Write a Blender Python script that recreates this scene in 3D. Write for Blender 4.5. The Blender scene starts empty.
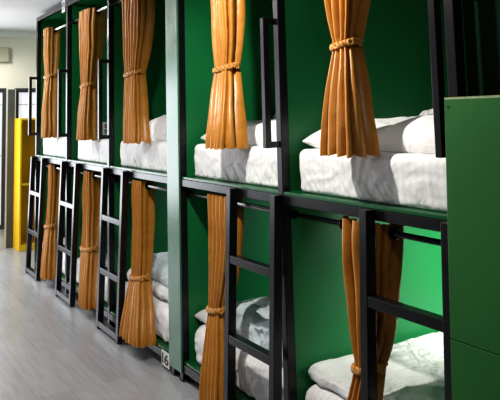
import bpy, bmesh, math, random
from mathutils import Vector, Matrix, noise

random.seed(7)
C = bpy.context.scene.collection
# The row of bunks runs along world -X.  "s" below is the distance along the row (s = -X),
# Y grows into the bunks, Z is up.  The fronts of the bunks stand in the plane Y = 0.

# ------------------------------------------------------------------ materials
def mat(name, col, rough=.5, metal=0., spec=.5, var=0., vscale=8., bump=0., bscale=60., sheen=0., coat=0.,
        emit=None, estr=0., stretch=(1, 1, 1), rvar=0.):
    m = bpy.data.materials.new(name); m.use_nodes = True
    nt = m.node_tree; b = nt.nodes['Principled BSDF']
    b.inputs['Base Color'].default_value = (*col, 1)
    b.inputs['Roughness'].default_value = rough
    b.inputs['Metallic'].default_value = metal
    b.inputs['Specular IOR Level'].default_value = spec
    b.inputs['Sheen Weight'].default_value = sheen
    b.inputs['Coat Weight'].default_value = coat
    b.inputs['Coat Roughness'].default_value = .12
    tc = nt.nodes.new('ShaderNodeTexCoord'); mp = nt.nodes.new('ShaderNodeMapping')
    mp.inputs['Scale'].default_value = stretch
    nt.links.new(tc.outputs['Object'], mp.inputs['Vector'])
    if var or rvar:
        n = nt.nodes.new('ShaderNodeTexNoise'); n.inputs['Scale'].default_value = vscale
        n.inputs['Detail'].default_value = 4
        nt.links.new(mp.outputs['Vector'], n.inputs['Vector'])
        if var:
            r = nt.nodes.new('ShaderNodeValToRGB')
            r.color_ramp.elements[0].position = .3; r.color_ramp.elements[1].position = .7
            r.color_ramp.elements[0].color = (*[c*(1-var) for c in col], 1)
            r.color_ramp.elements[1].color = (*[min(1, c*(1+var)) for c in col], 1)
            nt.links.new(n.outputs['Fac'], r.inputs['Fac'])
            nt.links.new(r.outputs['Color'], b.inputs['Base Color'])
        if rvar:
            mr = nt.nodes.new('ShaderNodeMapRange')
            mr.inputs['To Min'].default_value = max(0, rough-rvar); mr.inputs['To Max'].default_value = rough+rvar
            nt.links.new(n.outputs['Fac'], mr.inputs['Value'])
            nt.links.new(mr.outputs['Result'], b.inputs['Roughness'])
    if bump:
        n2 = nt.nodes.new('ShaderNodeTexNoise'); n2.inputs['Scale'].default_value = bscale
        n2.inputs['Detail'].default_value = 3
        nt.links.new(mp.outputs['Vector'], n2.inputs['Vector'])
        bp = nt.nodes.new('ShaderNodeBump'); bp.inputs['Strength'].default_value = bump
        bp.inputs['Distance'].default_value = .01
        nt.links.new(n2.outputs['Fac'], bp.inputs['Height'])
        nt.links.new(bp.outputs['Normal'], b.inputs['Normal'])
    if emit:
        b.inputs['Emission Color'].default_value = (*emit, 1)
        b.inputs['Emission Strength'].default_value = estr
    return m

M = {}
M['black'] = mat('black_steel', (.008, .008, .010), .26, 0, .36)
M['rod'] = mat('dark_rod', (.08, .08, .085), .22, .8, .5, rvar=.04)
M['lit_rod'] = mat('lit_rod_metal', (.62, .62, .63), .24, 1., .5, rvar=.03)  # copy for all but the nearest rods; grazing reflections put into the colour
M['green'] = mat('green_laminate', (.010, .165, .050), .38, 0, .35, var=.06, vscale=3, rvar=.05)
M['deck'] = mat('green_deck', (.008, .095, .030), .22, 0, .5, var=.08, vscale=5)
M['divider'] = mat('green_board', (.055, .165, .095), .24, 0, .55, var=.12, vscale=6, rvar=.05)
M['panel'] = mat('green_front_panel', (.022, .14, .026), .42, 0, .3, var=.10, vscale=2, rvar=.05, bump=.05, bscale=30)
M['raw'] = mat('raw_edge', (.30, .36, .16), .6, var=.2, vscale=30)
M['shade'] = mat('shaded_bay_green', (.004, .020, .009), .8, 0, .05, var=.12, vscale=4)  # shade inside the end bay put into the colour
M['eyelet'] = mat('eyelet', (.012, .010, .008), .3, .6)
M['white'] = mat('white_plastic', (.78, .78, .76), .4, var=.03)
M['ink'] = mat('black_ink', (.008, .008, .008), .6, var=.1)
M['socket'] = mat('grey_socket', (.22, .22, .22), .5, var=.1)
M['cord'] = mat('gold_cord', (.55, .25, .045), .4, sheen=.1, var=.2, vscale=60, bump=.4, bscale=200)
M['wall'] = mat('beige_wall', (.70, .68, .59), .8, var=.04, vscale=2, bump=.06, bscale=40)
M['ceil'] = mat('ceiling_paint', (.74, .74, .74), .85, var=.03, vscale=1.5)
M['aisle'] = mat('dark_aisle_wall', (.14, .14, .135), .8, var=.05, vscale=2)
M['frame'] = mat('window_frame', (.035, .035, .04), .4, var=.1)
M['pillar'] = mat('grey_pillar', (.075, .075, .07), .5, var=.1, vscale=6)
M['pale'] = mat('pale_edge', (.55, .55, .48), .6, var=.05)
M['olive'] = mat('olive_box', (.40, .39, .30), .7, var=.05)
M['pane'] = mat('window_pane', (.25, .25, .27), .2, emit=(.90, .91, 1.0), estr=.68, var=.03)
M['glow'] = mat('unseen_bright_pane', (.25, .25, .27), .2, emit=(.90, .93, 1.0), estr=1.9, var=.03)  # brighter than the other panes, to whiten reflections in the posts
M['yellow'] = mat('yellow_lacquer', (.80, .49, .012), .4, var=.06, vscale=5)
M['foot'] = mat('rubber_foot', (.02, .02, .02), .7, var=.2)

def satin():
    m = mat('gold_satin', (.52, .21, .028), .36, 0, .4, sheen=.0)
    nt = m.node_tree; b = nt.nodes['Principled BSDF']
    tc = nt.nodes['Texture Coordinate']
    n = nt.nodes.new('ShaderNodeTexNoise'); n.inputs['Scale'].default_value = 14; n.inputs['Detail'].default_value = 3
    n.inputs['Distortion'].default_value = .8
    nt.links.new(tc.outputs['Object'], n.inputs['Vector'])
    r = nt.nodes.new('ShaderNodeValToRGB')
    r.color_ramp.elements[0].position = .3; r.color_ramp.elements[1].position = .7
    r.color_ramp.elements[0].color = (.42, .172, .025, 1); r.color_ramp.elements[1].color = (.50, .222, .036, 1)
    nt.links.new(n.outputs['Fac'], r.inputs['Fac']); nt.links.new(r.outputs['Color'], b.inputs['Base Color'])
    bp = nt.nodes.new('ShaderNodeBump'); bp.inputs['Strength'].default_value = .25; bp.inputs['Distance'].default_value = .012
    nt.links.new(n.outputs['Fac'], bp.inputs['Height']); nt.links.new(bp.outputs['Normal'], b.inputs['Normal'])
    return m
M['satin'] = satin()

def linen(name, col, stripes=True, strength=.35):
    m = mat(name, col, .75, 0, .2, sheen=.2)
    nt = m.node_tree; b = nt.nodes['Principled BSDF']; tc = nt.nodes['Texture Coordinate']
    n = nt.nodes.new('ShaderNodeTexNoise'); n.inputs['Scale'].default_value = 9
    n.inputs['Detail'].default_value = 6; n.inputs['Distortion'].default_value = 1.6
    nt.links.new(tc.outputs['Object'], n.inputs['Vector'])
    bp = nt.nodes.new('ShaderNodeBump'); bp.inputs['Strength'].default_value = strength; bp.inputs['Distance'].default_value = .03
    nt.links.new(n.outputs['Fac'], bp.inputs['Height'])
    out = bp
    if stripes:
        w = nt.nodes.new('ShaderNodeTexWave'); w.wave_type = 'BANDS'; w.bands_direction = 'X'
        w.inputs['Scale'].default_value = 9; w.inputs['Distortion'].default_value = .4
        nt.links.new(tc.outputs['Object'], w.inputs['Vector'])
        mx = nt.nodes.new('ShaderNodeMix'); mx.data_type = 'RGBA'
        mx.inputs['A'].default_value = (*[c*.93 for c in col], 1); mx.inputs['B'].default_value = (*col, 1)
        nt.links.new(w.outputs['Fac'], mx.inputs['Factor'])
        nt.links.new(mx.outputs['Result'], b.inputs['Base Color'])
    nt.links.new(out.outputs['Normal'], b.inputs['Normal'])
    return m
M['sheet'] = linen('white_sheet', (.88, .88, .89), True, .2)
M['pillowcase'] = linen('white_pillowcase', (.88, .88, .88), False, .4)
M['duvet'] = linen('white_duvet', (.84, .86, .87), False, .75)
M['bluish'] = linen('bluish_white_duvet', (.66, .77, .81), False, .85)

def floor_mat():
    m = mat('grey_laminate', (.3, .3, .3), .2, 0, .5)
    nt = m.node_tree; b = nt.nodes['Principled BSDF']; tc = nt.nodes['Texture Coordinate']
    br = nt.nodes.new('ShaderNodeTexBrick')
    br.inputs['Scale'].default_value = 1; br.inputs['Brick Width'].default_value = 1.2; br.inputs['Row Height'].default_value = .19
    br.inputs['Mortar Size'].default_value = .0015; br.inputs['Mortar Smooth'].default_value = .3
    br.inputs['Color1'].default_value = (.315, .322, .338, 1); br.inputs['Color2'].default_value = (.368, .375, .393, 1)
    br.inputs['Mortar'].default_value = (.29, .29, .30, 1)
    br.offset = .37
    nt.links.new(tc.outputs['Object'], br.inputs['Vector'])
    mp = nt.nodes.new('ShaderNodeMapping'); mp.inputs['Scale'].default_value = (1.6, 16, 1)
    nt.links.new(tc.outputs['Object'], mp.inputs['Vector'])
    n = nt.nodes.new('ShaderNodeTexNoise'); n.inputs['Scale'].default_value = 2.2; n.inputs['Detail'].default_value = 7
    n.inputs['Distortion'].default_value = .6
    nt.links.new(mp.outputs['Vector'], n.inputs['Vector'])
    r = nt.nodes.new('ShaderNodeValToRGB')
    r.color_ramp.elements[0].position = .3; r.color_ramp.elements[0].color = (.80, .80, .80, 1)
    r.color_ramp.elements[1].position = .7; r.color_ramp.elements[1].color = (1.06, 1.06, 1.06, 1)
    nt.links.new(n.outputs['Fac'], r.inputs['Fac'])
    mx = nt.nodes.new('ShaderNodeMix'); mx.data_type = 'RGBA'; mx.blend_type = 'MULTIPLY'; mx.inputs['Factor'].default_value = 1
    nt.links.new(br.outputs['Color'], mx.inputs['A']); nt.links.new(r.outputs['Color'], mx.inputs['B'])
    nt.links.new(mx.outputs['Result'], b.inputs['Base Color'])
    mr = nt.nodes.new('ShaderNodeMapRange'); mr.inputs['To Min'].default_value = .29; mr.inputs['To Max'].default_value = .31
    nt.links.new(n.outputs['Fac'], mr.inputs['Value']); nt.links.new(mr.outputs['Result'], b.inputs['Roughness'])
    return m
M['floor'] = floor_mat()

# ------------------------------------------------------------------ helpers
def P(s, y, z): return Vector((-s, y, z))

class Root:                                     # where a thing's parts are measured from
    def __init__(self, o): self.o = o

def thing(name, label, cat, loc, group=None):
    o = bpy.data.objects.new(name, None); C.objects.link(o)
    o.empty_display_size = .1
    o.location = loc; o['label'] = label; o['category'] = cat
    if group: o['group'] = group
    return o

def wloc(o):
    v = Vector((0, 0, 0))
    while o: v += o.location; o = o.parent
    return v

def obj(name, bm, m, parent=None, smooth=False, origin=None, label=None):
    """link bm (written in world coordinates) as one mesh, with its origin at the parent's or at `origin`"""
    base = wloc(parent) if parent else Vector((0, 0, 0))
    org = Vector(origin) if origin else base
    bmesh.ops.recalc_face_normals(bm, faces=bm.faces[:])
    for v in bm.verts: v.co -= org
    me = bpy.data.meshes.new(name); bm.to_mesh(me); bm.free()
    me.materials.append(m)
    if smooth:
        for p in me.polygons: p.use_smooth = True
    o = bpy.data.objects.new(name, me); C.objects.link(o)
    o.parent = parent; o.location = org-base
    if label: o['label'] = label
    return o

def tag(o, label, cat, group=None):
    o['label'] = label; o['category'] = cat
    if group: o['group'] = group
    return o

def structure(o):
    o['kind'] = 'structure'; return o

def hexa(bm, pts, bev=0.):
    vs = [bm.verts.new(p) for p in pts]
    fs = [bm.faces.new([vs[i] for i in f]) for f in
          ((0, 1, 2, 3), (7, 6, 5, 4), (0, 4, 5, 1), (1, 5, 6, 2), (2, 6, 7, 3), (3, 7, 4, 0))]
    if bev:
        es = list({e for f in fs for e in f.edges})
        bmesh.ops.bevel(bm, geom=es, offset=bev, segments=2, affect='EDGES', profile=.5)

def box(bm, s0, s1, y0, y1, z0, z1, bev=0.):
    hexa(bm, [P(s0, y0, z0), P(s1, y0, z0), P(s1, y1, z0), P(s0, y1, z0),
              P(s0, y0, z1), P(s1, y0, z1), P(s1, y1, z1), P(s0, y1, z1)], bev)

def B(*a, **k):
    bm = bmesh.new(); box(bm, *a, **k); return bm

def tube(bm, pts, r, n=10, closed=False, cap=True):
    pts = [Vector(p) for p in pts]; N = len(pts); rings = []
    up = Vector((0, 0, 1))
    for i, p in enumerate(pts):
        a = pts[(i-1) % N] if (closed or i) else p
        b = pts[(i+1) % N] if (closed or i < N-1) else p
        t = (b-a).normalized()
        u = t.cross(up)
        if u.length < 1e-3: u = t.cross(Vector((0, 1, 0)))
        u.normalize(); v = t.cross(u)
        rr = r[i] if isinstance(r, (list, tuple)) else r
        rings.append([bm.verts.new(p+(u*math.cos(2*math.pi*k/n)+v*math.sin(2*math.pi*k/n))*rr) for k in range(n)])
    for i in range(N if closed else N-1):
        A, D = rings[i], rings[(i+1) % N]
        for k in range(n): bm.faces.new((A[k], A[(k+1) % n], D[(k+1) % n], D[k]))
    if cap and not closed:
        bm.faces.new(rings[0]); bm.faces.new(rings[-1])

def torus(bm, c, axis, R, r, n=22, m=8):
    c = Vector(c); axis = Vector(axis).normalized()
    u = axis.orthogonal().normalized(); v = axis.cross(u)
    tube(bm, [c+(u*math.cos(2*math.pi*k/n)+v*math.sin(2*math.pi*k/n))*R for k in range(n)], r, m, closed=True)

def fbm(v, o=4): return noise.fractal(v, 1.0, 2.0, o)

def grid_box(nx, ny, nz):
    """verts of a unit cube (-1..1) shell as three-axis grids, welded"""
    bm = bmesh.new()
    def face(f, n, m):
        g = [[bm.verts.new(f(-1+2*i/n, -1+2*j/m)) for j in range(m+1)] for i in range(n+1)]
        for i in range(n):
            for j in range(m): bm.faces.new((g[i][j], g[i+1][j], g[i+1][j+1], g[i][j+1]))
    for k in (-1, 1):
        face(lambda a, b: (a, b, k), nx, ny)
        face(lambda a, b: (a, k, b), nx, nz)
        face(lambda a, b: (k, a, b), ny, nz)
    bmesh.ops.remove_doubles(bm, verts=bm.verts[:], dist=1e-5)
    return bm

def soft_box(s0, s1, y0, y1, z0, z1, r, amp, res=(60, 50, 14), seed=0, freq=6., tuck=0., topamp=None, sharp=1., fold=0.):
    """a rounded, gently wrinkled slab of bedding"""
    bm = grid_box(*res)
    cx, cy, cz = -(s0+s1)/2, (y0+y1)/2, (z0+z1)/2
    hx, hy, hz = abs(s1-s0)/2, (y1-y0)/2, (z1-z0)/2
    rr = (r, r, min(r, hz*.98))
    for v in bm.verts:
        p = v.co
        # concentrate rows toward the front, where they are seen
        py = p.y
        py = -1+2*((py+1)/2)**1.5
        q = Vector((p.x*hx, py*hy, p.z*hz))
        rr = (r, r, min(r if p.z > 0 else r*sharp, hz*.98))
        inn = Vector((max(-hx+rr[0], min(hx-rr[0], q.x)), max(-hy+rr[1], min(hy-rr[1], q.y)), max(-hz+rr[2], min(hz-rr[2], q.z))))
        d = Vector(((q.x-inn.x)/rr[0], (q.y-inn.y)/rr[1], (q.z-inn.z)/rr[2]))
        nrm = d.normalized() if d.length > 1e-6 else Vector((0, 0, 1 if p.z > 0 else -1))
        if d.length > 1e-6: q = inn+Vector((nrm.x*rr[0], nrm.y*rr[1], nrm.z*rr[2]))
        w = q+Vector((cx, cy, cz))
        sv = Vector((w.x*freq+seed*13.1, w.y*freq*1.1, w.z*freq*1.6+seed))
        warp = Vector((noise.noise(sv*.6), noise.noise(sv*.6+Vector((5, 1, 2))), 0))
        h = fbm(sv+warp*1.2, 4)
        ridge = 1-abs(noise.noise(Vector((w.x*freq*1.3+w.y*freq*.9+seed*7, w.y*freq*1.6-w.x*freq*.6, w.z*freq*.7))+warp*1.8))*2
        a = amp
        if topamp is not None and nrm.z > .5: a = topamp
        if p.z <= -.999: a = 0
        disp = a*(h*.8+max(0, ridge)*.55)
        # puckers along the tucked-in lower hem
        if tuck and abs(nrm.z) < .6:
            low = max(0, 1-(w.z-z0)/(z1-z0)*1.5)
            disp += tuck*low*noise.noise(Vector((w.x*38+seed*3+w.z*30, w.y*38, w.z*6)))
            disp -= tuck*.5*low*low
        q += nrm*disp
        if fold and nrm.z > .2:
            q.z += fold*math.sin((p.x*2.2+seed))*.5+fold*.6*noise.noise(Vector((w.x*2.2+seed, w.y*2.2, 0)))
        w = q+Vector((cx, cy, cz))
        w.z = max(w.z, z0)
        v.co = w
    return bm

def pillow_mesh(s0, s1, y0, y1, z0, T, seed=0, sag=.0, tilt=0.):
    """a plump pillow: thick middle, thin pinched edges and pointed corners, lying on z0"""
    bm = bmesh.new(); nu, nv = 56, 36
    cx, cy = -(s0+s1)/2, (y0+y1)/2; hx, hy = abs(s1-s0)/2, (y1-y0)/2
    G = {}
    for side in (0, 1):
        for i in range(nu+1):
            for j in range(nv+1):
                u = -1+2*i/nu; w = -1+2*j/nv
                u = math.sin(u*math.pi/2)*.6+u*.4; w = math.sin(w*math.pi/2)*.6+w*.4
                edge = (1-u**4)**.5*(1-abs(w)**3.2)**.5 if abs(u) < 1 and abs(w) < 1 else 0
                x = cx+u*hx*(1-.06*(1-w*w)); y = cy+w*hy*(1-.08*(1-u*u))
                nz = noise.noise(Vector((x*5+seed*9, y*5, seed)))
                cr = 1-abs(noise.noise(Vector((x*9+seed*4+y*5, y*10-x*3, 2.5))))*2.2
                h = T*edge*(1-sag*math.exp(-((u+.05)/.22)**2))+(nz*.022+max(0, cr)*.010)*edge
                if side: z = z0+T*.28*(1-edge)*.6+.012+h*.92
                else: z = z0+max(0., T*.28*(1-edge)*.6+.006-h*.35)
                z += tilt*(w+1)*.5
                if side == 0 and (i in (0, nu) or j in (0, nv)): pass
                G[side, i, j] = bm.verts.new((x, y, z))
    for side in (0, 1):
        for i in range(nu):
            for j in range(nv):
                bm.faces.new([G[side, a, b] for a, b in ((i, j), (i+1, j), (i+1, j+1), (i, j+1))])
    # close the seam
    rim = [(i, 0) for i in range(nu)]+[(nu, j) for j in range(nv)]+[(i, nv) for i in range(nu, 0, -1)]+[(0, j) for j in range(nv, 0, -1)]
    for k in range(len(rim)):
        a, b = rim[k], rim[(k+1) % len(rim)]
        bm.faces.new((G[0, a[0], a[1]], G[0, b[0], b[1]], G[1, b[0], b[1]], G[1, a[0], a[1]]))
    return bm

def text_bm(body, size, bold=.0):
    cu = bpy.data.curves.new('digits', 'FONT'); cu.body = body; cu.size = size
    cu.align_x = 'CENTER'; cu.align_y = 'CENTER'; cu.space_character = .85; cu.extrude = .0006; cu.offset = bold
    t = bpy.data.objects.new('digits', cu); C.objects.link(t)
    bpy.context.view_layer.update()
    me = bpy.data.meshes.new_from_object(t.evaluated_get(bpy.context.evaluated_depsgraph_get()))
    bpy.data.objects.remove(t); bpy.data.curves.remove(cu)
    bm = bmesh.new(); bm.from_mesh(me); bpy.data.meshes.remove(me)
    return bm

def number_plate(parent, s0, s1, z0, z1, y, body, label):
    pl = obj('number_plate', B(s0, s1, y-.004, y, z0, z1, bev=.001), M['white'], parent, label=label)
    bm = text_bm(body, (z1-z0)*.92, .0016)
    cs, cz = (s0+s1)/2, (z0+z1)/2
    xs = [v.co.x for v in bm.verts]; k = abs(s1-s0)*.80/(max(xs)-min(xs)); mx = (max(xs)+min(xs))/2
    ys = [v.co.y for v in bm.verts]; my = (max(ys)+min(ys))/2
    for v in bm.verts: v.co = Vector((-cs+(v.co.x-mx)*k, y-.0046-v.co.z, cz+(v.co.y-my)))
    obj('digits', bm, M['ink'], pl)

# ------------------------------------------------------------------ setting
S_FAR = 8.9; CEIL = 2.61; Y_AISLE = -3.2; Y_BACK = 2.08; S_NEAR = -1.6
structure(obj('floor', B(S_NEAR-.1, S_FAR+.1, Y_AISLE-.1, Y_BACK+.1, -.1, 0), M['floor']))
structure(obj('ceiling', B(S_NEAR-.1, S_FAR+.1, Y_AISLE-.1, Y_BACK+.1, CEIL, CEIL+.1), M['ceil']))
structure(obj('wall_back', B(S_NEAR, S_FAR, Y_BACK, Y_BACK+.1, 0, CEIL), M['wall']))
structure(obj('wall_left', B(S_NEAR, S_FAR, Y_AISLE-.1, Y_AISLE, 0, CEIL), M['aisle']))
structure(obj('wall_near', B(S_NEAR-.1, S_NEAR, Y_AISLE, Y_BACK, 0, CEIL), M['aisle']))
structure(obj('wall_far', B(S_FAR, S_FAR+.1, Y_AISLE, Y_BACK, 0, CEIL), M['wall']))
structure(obj('trim_1', B(S_FAR-.03, S_FAR, Y_AISLE, Y_BACK, 2.535, CEIL), M['ceil']))
structure(obj('trim_2', B(S_FAR-.05, S_FAR, -.9, .045, 2.22, 2.40, bev=.006), M['olive']))

def window(n, y0, y1, z0, z1, rail, m='pane'):
    f = .052
    bm = bmesh.new()
    box(bm, S_FAR-.05, S_FAR, y0, y1, z1-f, z1); box(bm, S_FAR-.05, S_FAR, y0, y1, z0, z0+f)
    box(bm, S_FAR-.05, S_FAR, y0, y0+f*.8, z0+f, z1-f); box(bm, S_FAR-.05, S_FAR, y1-f*.8, y1, z0+f, z1-f)
    w = structure(obj('window_%d' % n, bm, M['frame']))
    obj('pane', B(S_FAR-.02, S_FAR, y0+f*.8, y1-f*.8, z0+f, z1-f), M[m], w)
    obj('glazing_bar', B(S_FAR-.028, S_FAR-.02, y0+f*.8, y1-f*.8, rail-.006, rail+.006), M['pale'], w)
    obj('glazing_bar', B(S_FAR-.028, S_FAR-.02, y0+f*.8, y1-f*.8, rail-.62, rail-.606), M['pale'], w)
window(1, .125, .95, .22, 1.90, 1.70)
window(2, -.62, .018, .22, 1.90, 1.70)
window(3, -1.42, -.66, .04, 2.50, 1.70, 'glow')  # this and the next two are unseen, made tall for post reflections
window(4, -2.22, -1.46, .04, 2.50, 1.70, 'glow')
window(5, -3.06, -2.26, .04, 2.50, 1.70, 'glow')
bm = bmesh.new(); box(bm, S_FAR-.09, S_FAR, .03, .112, .0, 1.885, bev=.004)
pl = structure(obj('trim_3', bm, M['pillar']))
bm = bmesh.new(); box(bm, S_FAR-.085, S_FAR, .018, .030, 0, 1.885); box(bm, S_FAR-.085, S_FAR, .112, .124, 0, 1.885)
obj('pale_edge', bm, M['pale'], pl)

# yellow shelving unit by the far window
sh = thing('shelving_unit', 'tall narrow yellow open shelving unit standing by the far window', 'shelf', P(8.69, .24, 0))
for y in (.11, .35): obj('side_panel', B(8.5, 8.84, y, y+.022, 0, 1.53, bev=.002), M['yellow'], sh)
obj('top_panel', B(8.5, 8.84, .132, .35, 1.505, 1.53, bev=.002), M['yellow'], sh)
obj('back_panel', B(8.825, 8.84, .132, .35, .07, 1.505), M['yellow'], sh)
obj('shelf', B(8.51, 8.825, .132, .35, .745, .768, bev=.002), M['yellow'], sh)
obj('plinth', B(8.5, 8.84, .132, .35, 0, .07, bev=.002), M['yellow'], sh)

# ------------------------------------------------------------------ bunks
PW = .042
DEPTH = 2.0
def ladder(parent, sa, sb, up=0.):
    """sa > sb: outer edges along the row; it leans a little into the aisle toward its foot"""
    L = bpy.data.objects.new('ladder', None); C.objects.link(L); L.parent = parent
    L.location = P((sa+sb)/2, -.06, 0)-wloc(parent)
    yf = lambda z: -.044-.044*(1.139-z)/1.12
    D = .044
    def bar(s0, s1, z0, z1, d=D, inset=0):
        bm = bmesh.new()
        hexa(bm, [P(s0, yf(z0)+inset, z0), P(s1, yf(z0)+inset, z0), P(s1, yf(z0)+d, z0), P(s0, yf(z0)+d, z0),
                  P(s0, yf(z1)+inset, z1), P(s1, yf(z1)+inset, z1), P(s1, yf(z1)+d, z1), P(s0, yf(z1)+d, z1)], .0025)
        return bm
    for a in (sa, sb+PW):
        st = obj('stile', bar(a-PW, a, .016, 1.139), M['black'], L)
        obj('rubber_foot', B(a-PW+.006, a-.006, yf(0)+.006, yf(0)+D-.006, 0, .016), M['foot'], st)
    for z0, z1, lift in ((.768, .806, up), (.392, .432, up), (.022, .060, 0)):
        obj('rung', bar(sb+PW, sa-PW, z0+lift, z1+lift, inset=.001), M['black'], L)

def bunk(label, s_far, s_near, far_post=None, near_post=None, lad=None, hand=None, outlet=False, plate=None):
    """one two-storey sleeping pod between s_far and s_near"""
    t = thing('bunk_bed', label, 'bunk bed', P((s_far+s_near)/2, 1., 0), 'green two-storey bunk beds in a row')
    for a in (far_post, near_post):
        if a is None: continue
        po = obj('post', B(a-PW, a, 0, PW, .008, 2.56, bev=.0025), M['black'], t)
        obj('foot_cap', B(a-PW-.003, a+.003, -.003, PW+.003, 0, .014, bev=.003), M['foot'], po)
    i0 = (far_post-PW) if far_post else s_far                       # clear span between posts
    i1 = near_post if near_post else s_near
    pan = far_post-PW+.001 if far_post else s_far
    obj('side_panel', B(pan, pan+.018, PW+.001, DEPTH, .10, 2.55), M['green'], t)
    obj('back_panel', B(pan-.001, i1+.001, DEPTH-.018, DEPTH, .10, 2.55), M['green'], t)
    a, b = pan-.001, i1+.001
    obj('upper_deck', B(a, b, .004, DEPTH-.019, 1.1395, 1.153, bev=.002), M['deck'], t)
    obj('lower_deck', B(a, b, .006, DEPTH-.019, .1005, .114, bev=.002), M['deck'], t)
    obj('roof_panel', B(a, b, .034, DEPTH-.019, 2.535, 2.55), M['green'], t)
    obj('upper_rail', B(i0, i1, 0, .032, 1.098, 1.139, bev=.002), M['black'], t)
    obj('base_rail', B(i0, i1, 0, .032, .055, .100, bev=.002), M['black'], t)
    obj('top_rail', B(i0, i1, 0, .032, 2.515, 2.56, bev=.002), M['black'], t)
    rod = 'rod' if far_post is None else 'lit_rod'
    for z in (2.375, 1.05):
        bm = bmesh.new(); tube(bm, [P(i0 if far_post else pan, .055, z), P(i1, .055, z)], .0115, 12)
        r = obj('curtain_rod', bm, M[rod], t, smooth=True)
        for s, d in ((i0 if far_post else pan, -.012), (i1, .012)):
            bm = bmesh.new(); tube(bm, [P(s, .055, z), P(s+d, .055, z)], .021, 14)
            obj('rod_socket', bm, M['black'], r)
    if hand is not None:
        bm = bmesh.new()
        box(bm, hand-.030, hand, -.0735, -.0440, 1.350, 1.947, bev=.002)
        box(bm, hand-.029, hand-.001, -.0440, .001, 1.918, 1.946, bev=.002)
        box(bm, hand-.029, hand-.001, -.0440, .001, 1.351, 1.379, bev=.002)
        obj('grab_handle', bm, M['black'], t)
    if lad: ladder(t, *lad)
    if outlet:
        y0 = .325
        pl = obj('power_outlet', B(pan-.009, pan, y0, y0+.075, 1.355, 1.47, bev=.002), M['white'], t)
        for z in (1.372, 1.418):
            obj('socket', B(pan-.011, pan-.0085, y0+.016, y0+.059, z, z+.034), M['socket'], pl)
    if plate: number_plate(t, *plate)
    return t

s0, s1, s2, sDL, sDR, s4, s5 = 7.3087, 6.2085, 5.1006, 3.9718, 3.8010, 2.7487, 1.6806
LW = .455
bunk('bunk bed at the far end of the row, next to the yellow shelving unit', s0, s1, far_post=s0, lad=(s0, s0-LW), hand=s0, outlet=True,
     plate=(6.34, 6.235, 2.475, 2.585, -.0, '19', 'white number plate hung on the top rail'))
bunk('second bunk bed from the far end of the row', s1, s2, far_post=s1, lad=(s1, s1-LW), hand=s1, outlet=True)
bunk('bunk bed with the number 16 plate, just beyond the pale green dividing board', s2, sDL, far_post=s2, near_post=3.966, lad=(s2, s2-LW), hand=s2, outlet=True,
     plate=(4.104, 3.986, .016, .104, -.0, '16', 'white plate with black number 16'))
bunk('bunk bed on the near side of the pale green dividing board', sDR+.045, s4, far_post=3.846, near_post=s4, lad=(s4-PW+LW, s4-PW, .010), hand=s4)
bunk('nearest open bunk bed, beside the half-height green panel at the right', s4-PW, s5, near_post=s5, lad=(s5-PW+LW+.024, s5-PW+.024, .027), hand=s5)

# pale dividing board over the two posts between the groups
dv = thing('dividing_board', 'tall pale green glossy board covering the two posts between the bunk groups', 'board', P((sDL+sDR)/2, -.006, .045))
obj('board', B(sDL, sDR+.001, -.012, -.0005, .050, 2.565, bev=.002), M['divider'], dv)
for z in (.9, 1.08, 1.95, 2.3, .3):
    for s in (3.945, 3.83):
        bm = bmesh.new(); c = P(s, -.0122, z); tube(bm, [c, c+Vector((0, -.0012, 0))], .0035, 10)
        obj('screw', bm, M['foot'], dv)

# green half-height panel at the right and an added dark board standing in for the shaded bay
gp = thing('front_panel', 'half-height plain green panel standing in front of the bunks at the right edge', 'panel', P(1.1, -.11, 0))
obj('upper_board', B(1.582, .55, -.122, -.100, .826, 1.538, bev=.002), M['panel'], gp)
obj('lower_board', B(1.582, .55, -.122, -.100, .0, .824, bev=.002), M['panel'], gp)
obj('edge_strip', B(1.582, .55, -.1215, -.1005, 1.538, 1.542), M['raw'], gp, label='pale raw top edge')
bm = bmesh.new(); c = P(1.566, -.1222, 1.512); tube(bm, [c, c+Vector((0, -.0015, 0))], .004, 10)
obj('screw', bm, M['ink'], gp)
gp.location.y -= .062; gp.rotation_euler.x = -.040          # it leans a little against the frame
tag(obj('shaded_bay_board', B(s5-PW-.002, .55, .044, .062, 0, 2.56), M['shade'], None, origin=P(1.1, .053, 0)),
    'added full-height board, dark green for the shaded bay behind the half-height panel at the right edge', 'board')

# ------------------------------------------------------------------ bedding
def mattress(level, s0, s1, label, seed):
    z0, z1 = (1.153, 1.342) if level else (.114, .325)
    o = obj('mattress', soft_box(s0, s1, .050 if level else .042, 1.93, z0, z1, .036 if level else .070, .005 if level else .010, (110, 40, 26), seed, 7., tuck=.013, topamp=.004, sharp=.35), M['sheet'],
            None, True, origin=P((s0+s1)/2, 1., z0))
    return tag(o, label, 'mattress', 'white mattresses on the '+('upper' if level else 'lower')+' decks')

mattress(1, 7.22, 6.23, 'white mattress on the upper deck of the farthest bunk', 1)
mattress(1, 6.03, 5.12, 'white mattress on the second upper deck from the far end', 2)
mattress(1, 4.98, 3.985, 'white mattress on the upper deck just beyond the pale dividing board', 3)
mattress(1, 3.74, 2.765, 'white mattress on the upper deck between pale dividing board and black handle', 4)
mattress(1, 2.66, 1.70, 'white striped mattress on the nearest upper deck at the right', 5)
mattress(0, 7.245, 6.23, 'white mattress on the lower deck of the farthest bunk, behind its ladder', 6)
mattress(0, 6.145, 5.12, 'white mattress on the second lower deck from the far end, behind its ladder', 7)
mattress(0, 5.035, 3.985, 'white mattress on the lower deck above the number 16 plate', 8)
mattress(0, 3.775, 2.765, 'white mattress on the lower deck near side of the pale dividing board', 9)
mattress(0, 2.690, 1.70, 'white mattress on the nearest lower deck at the right', 10)

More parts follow.
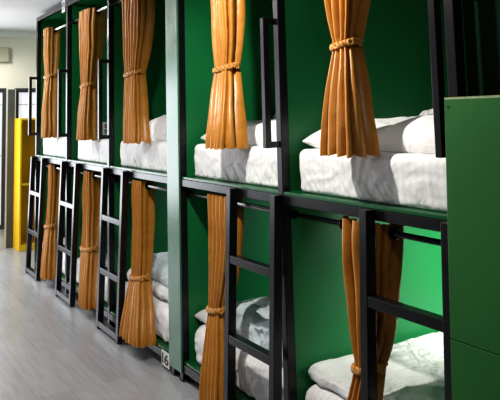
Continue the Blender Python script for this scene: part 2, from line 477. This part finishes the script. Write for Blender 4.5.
def pillow(a, b, y0, y1, z, T, label, seed, sag=0., tilt=0., m='pillowcase'):
    o = obj('pillow', pillow_mesh(a, b, y0, y1, z, T, seed, sag, tilt), M[m], None, True, origin=P((a+b)/2, (y0+y1)/2, z))
    return tag(o, label, 'pillow', 'white pillows on the bunks')
pillow(2.690, 1.735, .105, .56, 1.344, 0.133, 'white pillow on the nearest upper mattress, behind the gold curtain', 1, .28)
pillow(3.745, 2.80, .105, .56, 1.344, 0.128, 'white pillow on the upper mattress right of the pale dividing board', 2, .2)
pillow(4.86, 4.02, .105, .56, 1.344, 0.168, 'white pillow on the upper mattress left of the pale dividing board', 3, .0)
pillow(3.800, 3.20, .075, .42, .330, .085, 'small white pillow on the lower mattress right of the pale dividing board', 4, .0)
pillow(4.80, 4.05, .09, .52, .420, .150, 'bluish white pillow on the lower bed above the number 16 plate', 5, .0, m='bluish')

def duvet(a, b, y0, y1, z0, z1, label, seed, m='duvet', amp=.022, r=.045, fold=.02, res=(110, 70, 10)):
    o = obj('duvet', soft_box(a, b, y0, y1, z0, z1, r, amp, res, seed, 5.5, fold=fold), M[m], None, True, origin=P((a+b)/2, (y0+y1)/2, z0))
    return tag(o, label, 'duvet', 'white duvets on the bunks')
duvet(2.66, 1.74, .60, 1.5, 1.346, 1.45, 'crumpled white duvet behind the pillow on the nearest upper deck', 21, amp=.035, fold=.05)
duvet(3.74, 2.80, .60, 1.5, 1.346, 1.50, 'white duvet behind the pillow on the upper deck right of the dividing board', 22, 'bluish', amp=.03)
duvet(4.95, 4.02, .085, 1.3, .330, .415, 'white duvet under the bluish pillow above the number 16 plate', 23)
duvet(3.40, 2.80, .085, 1.6, .330, .500, 'wrinkled bluish white duvet seen through the ladder right of the dividing board', 24, 'bluish', amp=.03, fold=.05)
duvet(2.695, 1.74, .085, 1.6, .328, .405, 'flat folded white duvet on the nearest lower deck', 25, 'duvet', amp=.014, r=.034, fold=.015)

# ------------------------------------------------------------------ curtains
def sm(t): return t*t*(3-2*t)
def curtain(label, lv, z_rod, n=5, seed=0, tie_tilt=.02, side=2):
    """lv: (z, s_left, s_right, y_centre, depth) from the top edge to the hem; row 1 is the tie"""
    rnd = random.Random(seed)
    zt, ztie, zb = lv[0][0], lv[1][0], lv[2][0]
    t = thing('curtain', label, 'curtain', P((lv[0][1]+lv[0][2])/2, .055, z_rod), 'gold satin curtains tied at the waist')
    NV, PER = 90, 16
    # folds in order: one round the far end, n across the front, then the softer ones along the near side
    nf = 1+n+side
    wd = [1.0]+[rnd.uniform(.75, 1.3) for _ in range(n)]+[rnd.uniform(.9, 1.2) for _ in range(side)]
    amp = [.6]+[rnd.uniform(.75, 1.1) for _ in range(n)]+[rnd.uniform(.45, .7) for _ in range(side)]
    def level(z):
        if z >= ztie:
            k = (zt-z)/(zt-ztie); e = k**3.2*.74+.26*k if k < 1 else 1
            a, b = lv[0], lv[1]
        else:
            k = min(1, (ztie-z)/(ztie-zb)); e = 1-(1-k)**1.35
            a, b = lv[1], lv[2]
        return [a[i]+(b[i]-a[i])*e for i in range(1, 5)]
    def path(sl, sr, yc, A):
        """outline of the gathered bundle: back up the far end, along the front, down the near side, as a dense polyline"""
        w, d = sl-sr, 2*A
        rc = min(w, d)*.34
        pts = []
        y0, y1 = yc-A, yc+A
        for k in range(7): pts.append((sl, y1-(d*.35)-(d*.65-rc)*k/6))
        for k in range(1, 7):
            q = math.pi/2*k/6; pts.append((sl-rc+rc*math.cos(q), y0+rc-rc*math.sin(q)))
        for k in range(1, 13): pts.append((sl-rc-(w-2*rc)*k/12, y0))
        for k in range(1, 7):
            q = math.pi/2*k/6; pts.append((sr+rc-rc*math.sin(q), y0+rc-rc*math.cos(q)))
        for k in range(1, 9): pts.append((sr, y0+rc+(d-rc)*k/8))
        L = [0]
        for p, q in zip(pts, pts[1:]): L.append(L[-1]+math.hypot(q[0]-p[0], q[1]-p[1]))
        i1 = 9; i2 = 28                      # about the middles of the two corners
        return pts, L, i1, i2
    def at(pts, L, x):
        x = max(0, min(L[-1]-1e-9, x)); k = 0
        while L[k+1] < x: k += 1
        f = (x-L[k])/(L[k+1]-L[k]); p, q = pts[k], pts[k+1]
        l = math.hypot(q[0]-p[0], q[1]-p[1]); tx, ty = (q[0]-p[0])/l, (q[1]-p[1])/l
        return p[0]+(q[0]-p[0])*f, p[1]+(q[1]-p[1])*f, tx, ty
    bm = bmesh.new(); G = []
    for j in range(NV+1):
        z = zt+(zb-zt)*j/NV
        sl, sr, yc, A = level(z)
        pts, L, i1, i2 = path(sl, sr, yc, A)
        free = abs(z-ztie)/max(zt-ztie, ztie-zb)
        near = math.exp(-((z-ztie)/.045)**2)
        # fold boundaries along the outline; they wander a little on the way down
        def bounds(x0, x1, ids):
            ww = [wd[k]*(1+.38*noise.noise(Vector((k*3.7+seed*11, z*2.3, seed)))) for k in ids]
            c = [x0]
            for q in ww: c.append(c[-1]+q/sum(ww)*(x1-x0))
            return c
        edges = [0]+bounds(L[i1], L[i2], range(1, 1+n))+bounds(L[i2], L[-1], range(1+n, nf))[1:]
        row = []
        for k in range(nf):
            x0, x1 = edges[k], edges[k+1]
            for i in range(PER+(1 if k == nf-1 else 0)):
                f = i/PER
                x, y, tx, ty = at(pts, L, x0+(x1-x0)*f)
                depth = min(.050, (x1-x0)*1.1)*amp[k]*(.85+.35*noise.noise(Vector((k*5.1+seed*3, z*3.1, 7))))
                if k == 0: f2 = .5+f*.5
                elif k == nf-1: f2 = f*.62
                else: f2 = f
                skew = f2+.10*math.sin(math.pi*f2)*noise.noise(Vector((k*2.9+seed, z*2.7, 3)))*2
                sc = abs(math.sin(math.pi*max(0, min(1, skew))))**.72
                off = -depth*(1-sc)
                # outward normal of the outline
                nx, ny = (ty, -tx)
                if (x-(sl+sr)/2)*nx+(y-yc)*ny < 0: nx, ny = -nx, -ny
                px, py = x+nx*off, y+ny*off
                px += .007*noise.noise(Vector((x*8+seed*5, z*5, y*8)))*(.3+free)
                py += .008*noise.noise(Vector((x*9+seed*2, z*5.5, y*9+3)))*(.3+free)
                rip = .004*near*noise.noise(Vector((x*90, z*60, y*90+seed)))
                px += nx*rip; py += ny*rip
                zz = z+(.012*noise.noise(Vector((k*1.3+f, seed, 1)))-.010*sc if j == NV else 0)
                row.append(bm.verts.new(P(px, py, zz)))
        G.append(row)
    for j in range(NV):
        for i in range(len(G[0])-1): bm.faces.new((G[j][i], G[j][i+1], G[j+1][i+1], G[j+1][i]))
    obj('fabric', bm, M['satin'], t, True)
    # plaited cord round the waist, with a small knot on the near side
    z, sl, sr, yc, A = lv[1]
    cs, hs, hy = (sl+sr)/2, (sl-sr)/2+.007, A+.007
    bm = bmesh.new(); N = 96
    for q in (0, 1):
        pts = []
        for k in range(N):
            a = 2*math.pi*k/N; tw = 9*a+q*math.pi
            ca, sa = math.cos(a), math.sin(a)
            ex = math.copysign(abs(ca)**.75, ca); ey = math.copysign(abs(sa)**.75, sa)
            rr = .0045*math.cos(tw)
            pts.append(P(cs+(hs+rr)*ex, yc+(hy+rr)*ey, z+.009*math.sin(tw)+tie_tilt*(.5*ey-.3*ex)))
        tube(bm, pts, .0075, 8, closed=True)
    tb = obj('tieback', bm, M['cord'], t, True)
    bm = bmesh.new()
    for k in range(3):
        c = P(cs-hs-.006, yc-hy*.55+.022*k, z+.004*((k % 2)*2-1)+tie_tilt*.2)
        torus(bm, c, Vector((1, .3*(k-1), .5)), .011, .0055, 14, 7)
    obj('knot', bm, M['cord'], tb, True)
    # eyelets where the rod passes through the outer folds
    zr, A0 = z_rod, lv[0][4]
    for s in (lv[0][2], lv[0][1]):
        bm = bmesh.new()
        sg = -1 if s == lv[0][2] else 1
        torus(bm, P(s+sg*.012, .055, zr), (1, 0, 0), .019, .0075)
        obj('eyelet', bm, M['eyelet'], t, True, label='dark metal eyelet')
    return t

ZU, ZL = 2.375, 1.05
UB = 1.344
curtain('gold satin curtain hanging on the nearest upper bunk, right of the first black handle', [(2.405, 2.40, 2.14, .055, .066), (1.782, 2.310, 2.210, .04, .043), (UB, 2.300, 2.080, -.037, .074)], ZU, 4, 1)
curtain('gold satin curtain on the upper bunk between the pale dividing board and the black handle', [(2.405, 3.41, 3.185, .055, .064), (1.757, 3.365, 3.212, .04, .043), (UB, 3.290, 3.072, -.037, .074)], ZU, 5, 2)
curtain('gold satin curtain on the upper bunk just left of the pale dividing board', [(2.405, 4.76, 4.43, .055, .07), (1.815, 4.735, 4.535, .04, .045), (UB, 4.545, 4.330, -.030, .062)], ZU, 6, 3)
curtain('gold satin curtain on the second upper bunk from the far end', [(2.405, 5.807, 5.493, .055, .07), (1.784, 5.766, 5.594, .04, .045), (UB, 5.625, 5.42, -.030, .06)], ZU, 5, 4)
curtain('gold satin curtain on the farthest upper bunk, under the number plate', [(2.405, 7.03, 6.808, .055, .062), (1.930, 6.976, 6.80, .04, .042), (UB, 6.76, 6.59, -.030, .06)], ZU, 4, 5)
curtain('gold satin curtain behind the ladder stile on the nearest lower bunk', [(1.084, 2.325, 2.05, .055, .054), (.542, 2.235, 2.145, .035, .050), (.07, 2.31, 2.16, -.04, .055)], ZL, 4, 6)
curtain('gold satin lower curtain just right of the pale dividing board, left of a ladder', [(1.082, 3.49, 3.246, .055, .052), (.496, 3.457, 3.335, .025, .043), (.07, 3.41, 3.20, -.05, .058)], ZL, 5, 7)
curtain('gold satin curtain with flared hem on the lower bunk beside the number 16 plate', [(1.082, 4.63, 4.44, .055, .052), (.458, 4.60, 4.435, .025, .043), (.105, 4.545, 4.205, -.06, .068)], ZL, 6, 8)
curtain('gold satin curtain on the second lower bunk from the far end, between two ladders', [(1.082, 5.745, 5.56, .055, .052), (.486, 5.70, 5.486, .02, .044), (.09, 5.50, 5.30, -.05, .058)], ZL, 5, 9)
curtain('gold satin curtain on the farthest lower bunk, beside the last ladder', [(1.082, 6.842, 6.70, .055, .052), (.517, 6.83, 6.69, .02, .04), (.085, 6.672, 6.49, -.05, .058)], ZL, 4, 10)

# ------------------------------------------------------------------ light
def lamp(kind, name, loc, energy, col=(1, 1, 1), **k):
    l = bpy.data.lights.new(name, kind); l.energy = energy; l.color = col
    for a, b in k.items(): setattr(l, a, b)
    o = bpy.data.objects.new(name, l); C.objects.link(o); o.location = loc
    return o
def aim(o, target):
    o.rotation_euler = (Vector(target)-o.location).to_track_quat('-Z', 'Y').to_euler()
for s, y, e in ((.7, -.85, 6), (2.65, -.85, 56), (5.55, -1.35, 25), (7.75, -1.25, 46), (8.35, -.5, 12)):  # first two follow the cast shadows; the farther three are added fill
    o = lamp('SPOT', 'ceiling_and_fill_spot', P(s, y, 2.54), e*2.2, (1, .95, .88), spot_size=math.radians(150), spot_blend=.6, shadow_soft_size=.035)
    aim(o, P(s-.2 if s > 5 else s, -.1, .8))
# unseen aisle fill added for post reflections, then daylight at the far windows
o = lamp('AREA', 'aisle_fill', P(7.0, Y_AISLE+.05, 1.5), 26, (.92, .96, 1.0), shape='RECTANGLE', size=3.2, size_y=1.8)
aim(o, P(7.0, 0, 1.4))
o = lamp('AREA', 'far_daylight', P(S_FAR-.1, -1.6, 1.2), 60, (.92, .95, 1.0), shape='RECTANGLE', size=2.8, size_y=1.7)
aim(o, P(0, -1.5, .8))
o = lamp('AREA', 'bunk_fill_light', P(1.75, 1.0, 1.03), 11, (1, .97, .9), shape='DISK', size=.12, spread=math.radians(110))  # unseen lamp added to brighten the nearest lower bay
aim(o, P(2.7, 1.15, .5))
for s, y, e in ((2.85, .9, 5.), (4.05, .9, 4.)):  # two more unseen lamps, added to lift the dark lower bays
    o = lamp('AREA', 'bunk_fill_light', P(s, y, 1.04), e, (.80, 1, .98), shape='DISK', size=.12, spread=math.radians(120))
    aim(o, P(s+.6, y+.3, .6))
w = bpy.data.worlds.new('world'); bpy.context.scene.world = w; w.use_nodes = True
w.node_tree.nodes['Background'].inputs['Color'].default_value = (.8, .85, .9, 1)
w.node_tree.nodes['Background'].inputs['Strength'].default_value = .3

# ------------------------------------------------------------------ camera
f, th, ph, ro, cx, cy, d = 700., .5253, .1097, -.0235, 243.318, 38.488, 1.7563
F = Vector((-math.cos(th), math.sin(th), 0)); R = Vector((math.sin(th), math.cos(th), 0)); U = Vector((0, 0, 1))
F2 = F*math.cos(ph)+U*math.sin(ph); U2 = U*math.cos(ph)-F*math.sin(ph)
R3 = R*math.cos(ro)+U2*math.sin(ro); U3 = U2*math.cos(ro)-R*math.sin(ro)
cam = bpy.data.cameras.new('camera'); co = bpy.data.objects.new('camera', cam); C.objects.link(co)
mw = Matrix((R3, U3, -F2)).transposed().to_4x4(); mw.translation = Vector((0, -d, 1.5))
co.matrix_world = mw
cam.sensor_fit = 'HORIZONTAL'; cam.sensor_width = 36; cam.lens = f/500*36
cam.shift_x = (250-cx)/500; cam.shift_y = (cy-200)/500
cam.clip_start = .02
bpy.context.scene.camera = co
bpy.context.scene.view_settings.view_transform = 'Standard'
bpy.context.scene.view_settings.look = 'Medium High Contrast'
bpy.context.scene.view_settings.exposure = 0
